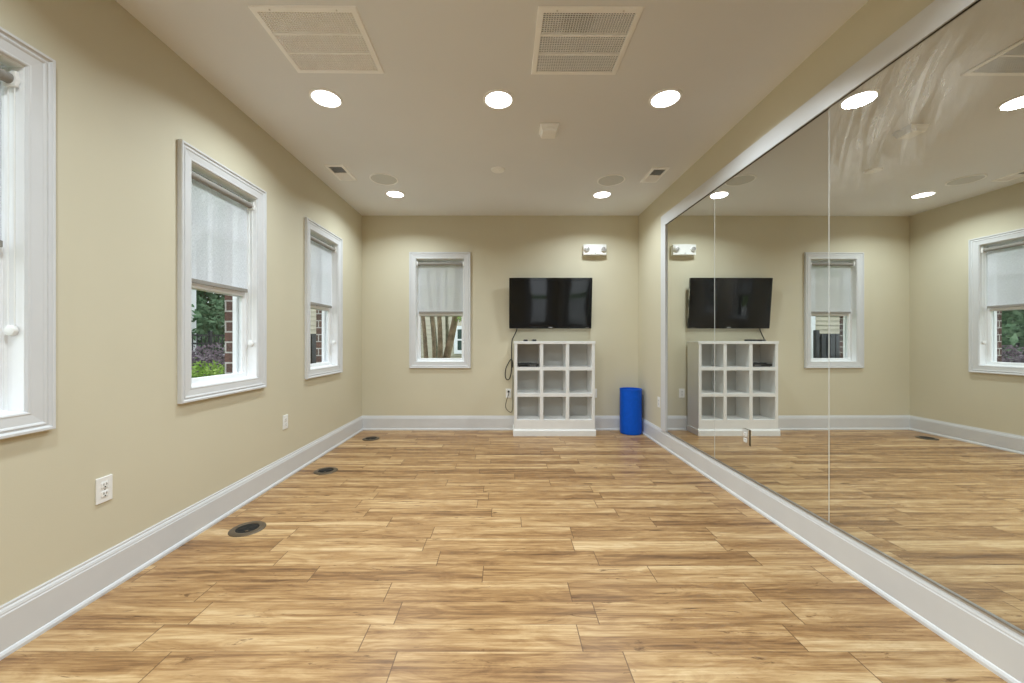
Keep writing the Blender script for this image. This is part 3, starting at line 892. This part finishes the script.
MB().lathe([(0.011, 0), (0.014, -0.006), (0.013, -0.022), (0.008, -0.032), (0.001, -0.034)], (0.045, YB - 0.0085, 0.492), 'y', 20).build('plug', M['rubber'], root, smooth=True)
MB().tube(curve_pts([(0.045, 4.822, 0.492), (0.043, 4.815, 0.46), (0.025, 4.818, 0.40), (0.008, 4.822, 0.33), (0.012, 4.824, 0.285), (0.045, 4.826, 0.245), (0.075, 4.828, 0.232),
                     (0.092, 4.830, 0.26), (0.098, 4.832, 0.36), (0.100, 4.832, 0.52), (0.102, 4.832, 0.70)]), 0.0034, 8).build('cable', M['rubber'], root, smooth=True)

# ------------------------------------------------------------------ emergency light
ex0, ex1, ez0, ez1 = 0.991, 1.279, 2.225, 2.354
root = thing('emergency_light', 'white twin head emergency light high on the back wall', 'emergency light', ((ex0 + ex1) / 2, YB, ez0))
m = MB()
n = 12
pts = [(ex0, YB), (ex0, YB - 0.062)]
for k in range(n + 1):
    a = k / n
    pts.append((ex0 + (ex1 - ex0) * a, YB - 0.068 - 0.016 * (1 - (2 * a - 1) ** 2)))
pts += [(ex1, YB - 0.062), (ex1, YB)]
m.poly_prism(pts, 'z', ez0, ez1); m.bevel_all(0.004)
m.build('housing', M['white'], root)
for s in (0.040, 0.248):
    hx = ex0 + s
    h = MB().lathe([(0.036, 0.0), (0.036, -0.014), (0.034, -0.024), (0.028, -0.030), (0.026, -0.026), (0.001, -0.022)], (hx, YB - 0.066, ez0 + 0.068), 'y', 32).build('lamp_head', M['white'], root, smooth=True)
    MB().lathe([(0.027, -0.020), (0.026, -0.0285), (0.012, -0.031), (0.001, -0.0315)], (hx, YB - 0.066, ez0 + 0.068), 'y', 32).build('lamp_lens', M['lampgrey'], h, smooth=True)
MB().box(1.125, 1.145, YB - 0.0865, YB - 0.082, ez0 + 0.012, ez0 + 0.020, 0.001).build('test_button', M['channel'], root)

# ------------------------------------------------------------------ blue bin
bxc, byc, br, bh = 1.552, 4.690, 0.130, 0.548
root = thing('waste_bin', 'tall round blue bin standing in the back right corner', 'bin', (bxc, byc, 0))
MB().lathe([(0.001, 0.0), (br - 0.016, 0.0), (br - 0.006, 0.004), (br - 0.001, 0.016), (br, 0.03), (br, bh - 0.012), (br + 0.002, bh - 0.010), (br + 0.002, bh - 0.002), (br, bh),
            (br - 0.008, bh), (br - 0.011, bh - 0.006), (br - 0.012, 0.03), (br - 0.02, 0.016), (0.001, 0.014)], (bxc, byc, 0), 'z', 64).build('drum', M['blue'], root, smooth=True)
MB().lathe([(br - 0.010, bh - 0.020), (br - 0.002, bh - 0.002), (br + 0.003, bh - 0.002), (br + 0.003, bh + 0.002), (br - 0.004, bh + 0.003), (br - 0.012, bh - 0.002)], (bxc, byc, 0), 'z', 64, hollow=True).build('rim', M['blue'], root, smooth=True)

# ------------------------------------------------------------------ outdoors
o = MB().box(-40, 30, -25, 45, -0.45, -0.30).build('ground', M['grass'])
tag(o, 'green lawn outside the windows', 'lawn', kind='structure')

o = MB().box(-9, 12, -16, YR - 0.1, -0.30, -0.02).build('bounce_slab', simple('pale_bounce_slab', (0.74, 0.74, 0.73, 1), 0.85, 0, 0.2, 0.05, 6))  # unseen slab, added so the door's reflection in the television looks bright
tag(o, 'unseen pale slab added outside the rear door to brighten its reflection', 'patio', kind='structure')
def leaf_cloud(n, blobs, size, rnd):
    m = MB()
    for _ in range(n):
        c, r = rnd.choice(blobs)
        d = Vector((rnd.gauss(0, 1), rnd.gauss(0, 1), rnd.gauss(0, 1))).normalized()
        p = Vector(c) + Vector((d.x * r[0], d.y * r[1], d.z * r[2])) * (rnd.random() ** 0.4)
        a = Vector((rnd.gauss(0, 1), rnd.gauss(0, 1), rnd.gauss(0, 1))).normalized()
        b = a.orthogonal().normalized()
        L = size * rnd.uniform(0.7, 1.3)
        w = L * 0.42
        v = [m.bm.verts.new(p + a * L * 0.5), m.bm.verts.new(p + b * w * 0.5 + a * L * 0.05), m.bm.verts.new(p - a * L * 0.5), m.bm.verts.new(p - b * w * 0.5 + a * L * 0.05)]
        m.bm.faces.new(v)
    return m

def make_shrub(name, label, cat, loc, r, n, size, mat, group, seed):
    rnd = random.Random(seed)
    root = thing(name, label, cat, loc, group=group)
    x, y, z = loc
    blobs = [((x + rnd.uniform(-.45, .45) * r[0], y + rnd.uniform(-.45, .45) * r[1], z + r[2] * rnd.uniform(0.75, 1.15)), (r[0] * 0.62, r[1] * 0.62, r[2] * 0.72)) for _ in range(9)]
    leaf_cloud(n, blobs, size, rnd).build('foliage', mat, root, recalc=False)
    m = MB()
    for k in range(6):
        a = 2 * PI * k / 6
        m.tube([(x, y, z), (x + 0.25 * r[0] * math.cos(a), y + 0.25 * r[1] * math.sin(a), z + r[2] * 0.7), (x + 0.6 * r[0] * math.cos(a), y + 0.6 * r[1] * math.sin(a), z + r[2] * 1.4)], [0.02, 0.014, 0.006], 6)
    m.build('stem', M['bark_dark'], root)
    return root
GZ = -0.30
pos = ['beyond the nearest window', 'beyond the middle left window', 'between the left windows outside', 'past the far left window']
g0 = make_shrub('boxwood_shrub', 'bright green clipped shrub outside the middle left window', 'shrub', (-3.7, 4.75, GZ), (0.58, 0.55, 0.68), 8000, 0.055, M['leaf_bright'], 'bright green shrubs below the left windows', 3)
lab = {0.9: 'bright green shrub outside the nearest left window', 2.2: 'bright green shrub outside left wall, hidden between windows', 3.47: 'bright green shrub outside left wall before the middle window view', 5.9: 'bright green shrub seen through the far left window'}
for y, t in lab.items():
    dup(g0, (-3.7, y, GZ), t)
p0 = make_shrub('purple_shrub', 'purple leaved shrub beyond the green one outside middle left window', 'shrub', (-5.15, 6.1, GZ), (0.72, 0.80, 0.77), 9000, 0.06, M['leaf_purple'], 'purple shrubs in front of the dark fence', 5)
for (x, y), t in {(-5.2, 2.6): 'purple shrub by the fence outside the nearest left window', (-5.2, 4.3): 'purple shrub by the fence left of the middle window view',
                  (-5.2, 7.9): 'purple shrub by the fence reflected through the far left window'}.items():
    dup(p0, (x, y, GZ), t)

def make_fence(name, label, p, q, top, bottom, step, prad):
    """metal picket fence from p to q."""
    p, q = Vector(p), Vector(q)
    root = thing(name, label, 'fence', (p.x, p.y, GZ), group='dark picket fences outside')
    d = (q - p); L = d.length; d.normalize()
    nrm = Vector((-d.y, d.x))
    def bar(a, b, z0, z1, w):
        m = MB()
        pts = [p + d * a + nrm * w, p + d * a - nrm * w, p + d * b - nrm * w, p + d * b + nrm * w]
        m.poly_prism([(v.x, v.y) for v in pts], 'z', z0, z1)
        return m
    for z in (top - 0.03, top - 0.20, bottom + 0.10):
        bar(0, L, z - 0.018, z + 0.018, 0.018).build('rail', M['fence'], root)
    n = int(L / step)
    big = max(1, int(1.9 / step))
    for k in range(n + 1):
        a = k * step
        if k % big == 0:
            bar(a - 0.03, a + 0.03, GZ, top + 0.06, 0.03).build('post', M['fence'], root)
        else:
            bar(a - prad, a + prad, bottom, top, prad).build('picket', M['fence'], root)
    return root
make_fence('picket_fence', 'dark metal picket fence behind the shrubs outside the left windows', (-6.3, 2.6), (-6.3, 10.4), 1.28, -0.22, 0.115, 0.008)
make_fence('picket_fence', 'dark close boarded picket fence outside the back window, seen in mirror', (-1.95, 6.5), (-4.05, 6.72), 1.26, -0.24, 0.105, 0.040)

# sloping white stair rail beyond the fence
root = thing('stair_railing', 'pale sloping stair railing beyond fence outside middle left window', 'railing', (-7.4, 9.8, GZ))
m = MB().tube([(-7.85, 9.1, 0.86), (-6.95, 10.6, 2.12)], 0.035, 8); m.build('handrail', M['extwhite'], root)
m = MB().tube([(-7.85, 9.1, 0.06), (-6.95, 10.6, 1.32)], 0.03, 8); m.build('bottom_rail', M['extwhite'], root)
for k in range(9):
    t = k / 8
    x, y, z = -7.85 + 0.9 * t, 9.1 + 1.5 * t, 0.06 + 1.26 * t
    MB().tube([(x, y, z), (x, y, z + 0.8)], 0.009, 6).build('baluster', M['extwhite'], root)

# porch column and its house
root = thing('porch_column', 'square white porch column beyond the fence outside the left windows', 'column', (-7.05, 8.35, GZ))
MB().box(-7.20, -6.90, 8.20, 8.50, GZ, 3.6, 0.01).build('shaft', M['extwhite'], root)
MB().box(-7.26, -6.84, 8.14, 8.56, GZ, -0.02, 0.01).build('base', M['extwhite'], root)
MB().box(-7.26, -6.84, 8.14, 8.56, 3.4, 3.7, 0.01).build('capital', M['extwhite'], root)

root = thing('neighbour_house', 'cream lap sided house beyond the back window', 'house', (-1.5, 9.8, GZ))
m = MB()
lap = 0.115
prof = [(10.2, GZ)]
k = 0
z = GZ
while z < 5.6:
    prof += [(9.80, z), (9.822, z + lap)]
    z += lap
prof += [(10.2, z)]
m.poly_prism(prof, 'x', -5.6, 4.5); m.build('siding_wall', M['siding'], root)
for x in (-5.68, -4.62):
    MB().box(x, x + 0.16, 9.765, 9.83, GZ, 5.6).build('corner_board', M['extwhite'], root)
for (xa, xb, za, zb) in ((-4.40, -3.75, 0.75, 2.25), (-1.22, -0.70, 0.90, 1.42), (0.9, 1.6, 0.75, 2.25)):
    wm = MB().frame(xa - 0.09, xb + 0.09, za - 0.10, zb + 0.10, [(0, 0), (0, 0.05), (0.09, 0.05), (0.09, 0)], lambda u, v, d: (u, 9.80 - d, v)).build('house_window', M['extwhite'], root)
    MB().box(xa, xb, 9.765, 9.80, za, zb).build('pane', M['housepane'], wm)
    MB().box(xa, xb, 9.755, 9.770, (za + zb) / 2 - 0.02, (za + zb) / 2 + 0.02).build('meeting_rail', M['extwhite'], wm)
m = MB().poly_prism([(9.3, 5.5), (13.5, 7.6), (13.5, 5.5)], 'x', -6.0, 5.0); m.build('roof', M['bark_dark'], root)

# crape myrtle in front of that house
root = thing('multi_stem_tree', 'many stemmed smooth barked tree close outside the back window', 'tree', (-1.12, 6.6, GZ))
for i, (xb, xt, w, mt, lean) in enumerate(((-1.39, -1.47, 0.036, 'bark', 0.1), (-1.25, -1.34, 0.046, 'bark_dark', 0.25), (-1.32, -1.40, 0.024, 'bark_dark', 0.45), (-1.19, -1.23, 0.030, 'bark', -0.2),
                                            (-1.125, -1.15, 0.042, 'bark', 0.0), (-1.06, -1.08, 0.032, 'bark_dark', 0.35), (-1.03, -0.85, 0.060, 'bark', 0.05))):
    pts = [(-1.12 + (xb + 1.12) * 0.55, 6.6 + lean * 0.3, GZ - 0.02), (xb - (xt - xb) * 0.25, 6.6 + lean * 0.6, 0.35), (xb, 6.6 + lean, 0.80), ((xb + xt) / 2 + 0.01, 6.6 + lean * 1.1, 1.25), (xt, 6.6 + lean * 1.2, 1.75), (xt * 1.35 + 0.35, 6.6 + lean * 1.6, 3.0)]
    MB().tube(curve_pts(pts, 6), [w * (1.35 - 0.6 * k / 30) for k in range(31)], 10).build('trunk', M[mt], root, smooth=True)
rnd = random.Random(11)
leaf_cloud(3200, [((-1.2 + rnd.uniform(-1.3, 1.3), 6.7 + rnd.uniform(-1, 1), 3.3 + rnd.uniform(-0.6, 1.0)), (0.7, 0.7, 0.6)) for _ in range(9)], 0.10, rnd).build('foliage', M['leaf_tree'], root, recalc=False)
rnd2 = random.Random(21)
leaf_cloud(260, [((-0.74, 6.5, 1.62), (0.16, 0.2, 0.16)), ((-0.72, 6.55, 1.95), (0.3, 0.2, 0.2))], 0.055, rnd2).build('low_sprig', M['leaf_bright'], root, recalc=False)
s0 = dup(g0, (-0.55, 8.9, GZ), 'bright green shrub at foot of the house seen through back window')
s0.scale = (0.9, 0.7, 0.75)

# trees beyond the fence
def make_tree(label, loc, h, r, n, seed, trunk=0.14):
    rnd = random.Random(seed)
    x, y, z = loc
    root = thing('leafy_tree', label, 'tree', loc, group='leafy trees beyond the fence')
    m = MB().tube(curve_pts([(x, y, z - 0.02), (x + 0.05, y, z + h * 0.3), (x - 0.05, y + 0.05, z + h * 0.6), (x + 0.02, y, z + h * 0.9)], 5), [trunk * (1 - 0.045 * k) for k in range(16)], 10)
    for k in range(6):
        a = rnd.uniform(0, 6.28)
        m.tube([(x, y, z + h * (0.3 + 0.08 * k)), (x + r * 0.4 * math.cos(a), y + r * 0.4 * math.sin(a), z + h * (0.42 + 0.08 * k)), (x + r * 0.8 * math.cos(a), y + r * 0.8 * math.sin(a), z + h * (0.5 + 0.08 * k))], [0.05, 0.035, 0.015], 6)
    m.build('trunk', M['bark_dark'], root, smooth=True)
    blobs = []
    for _ in range(30):
        a, q = rnd.uniform(0, 6.28), rnd.uniform(0, 1) ** 0.5
        blobs.append(((x + r * q * math.cos(a), y + r * q * math.sin(a), z + h * rnd.uniform(0.08, 1.0)), (r * 0.42, r * 0.42, r * 0.36)))
    n = int(n * 1.9)
    leaf_cloud(n, blobs, 0.21, rnd).build('foliage', M['leaf_tree'], root, recalc=False)
    return root
for i, (x, y, h, r, t) in enumerate((
        (-8.0, 7.0, 5.2, 1.5, 'leafy tree beyond the fence outside the nearest left window'),
        (-8.6, 10.8, 5.4, 1.7, 'leafy tree beyond the railing outside the middle left window'),
        (-10.6, 12.6, 6.5, 2.2, 'taller leafy tree farther back outside the middle left window'),
        (-5.4, 11.8, 4.6, 1.4, 'leafy tree beside the cream house seen past the brick reveal'),
        (-7.2, 14.5, 6.5, 2.2, 'tall leafy tree far behind the cream house corner'),
        (-10.5, 9.0, 6.2, 2.1, 'broad leafy tree behind the white porch column'),
        (-10.5, 5.0, 6.0, 2.0, 'broad leafy tree outside the nearest left window, farthest back'))):
    make_tree(t, (x, y, GZ), h, r, 5200, 40 + i)

# ------------------------------------------------------------------ world, camera, view
w = bpy.data.worlds.new('sky'); scene.world = w; w.use_nodes = True
nt = w.node_tree; nt.nodes.clear()
out = nt.nodes.new('ShaderNodeOutputWorld'); bg = nt.nodes.new('ShaderNodeBackground')
bg.inputs[0].default_value = (0.92, 0.95, 1.0, 1); bg.inputs[1].default_value = 3.0
nt.links.new(bg.outputs[0], out.inputs[0])

cam = bpy.data.cameras.new('camera'); cam.sensor_width = 36; cam.sensor_fit = 'HORIZONTAL'
cam.lens = 36 * 380 / 1024
cam.shift_x = 7.0 / 1024; cam.shift_y = -1.2 / 1024
cam.clip_start = 0.02; cam.clip_end = 200
co = bpy.data.objects.new('camera', cam); C.objects.link(co)
co.location = (0, 0, EYE); co.rotation_euler = (PI / 2, 0, 0)
scene.camera = co

vs = scene.view_settings
vs.view_transform = 'Standard'; vs.look = 'None'; vs.gamma = 1.0; vs.use_curve_mapping = False
vs.exposure = 0.0
cy = scene.cycles
cy.use_denoising = True
cy.max_bounces = 14; cy.diffuse_bounces = 8; cy.glossy_bounces = 6; cy.transmission_bounces = 8; cy.transparent_max_bounces = 16
cy.sample_clamp_indirect = 8.0; cy.caustics_reflective = False; cy.caustics_refractive = False
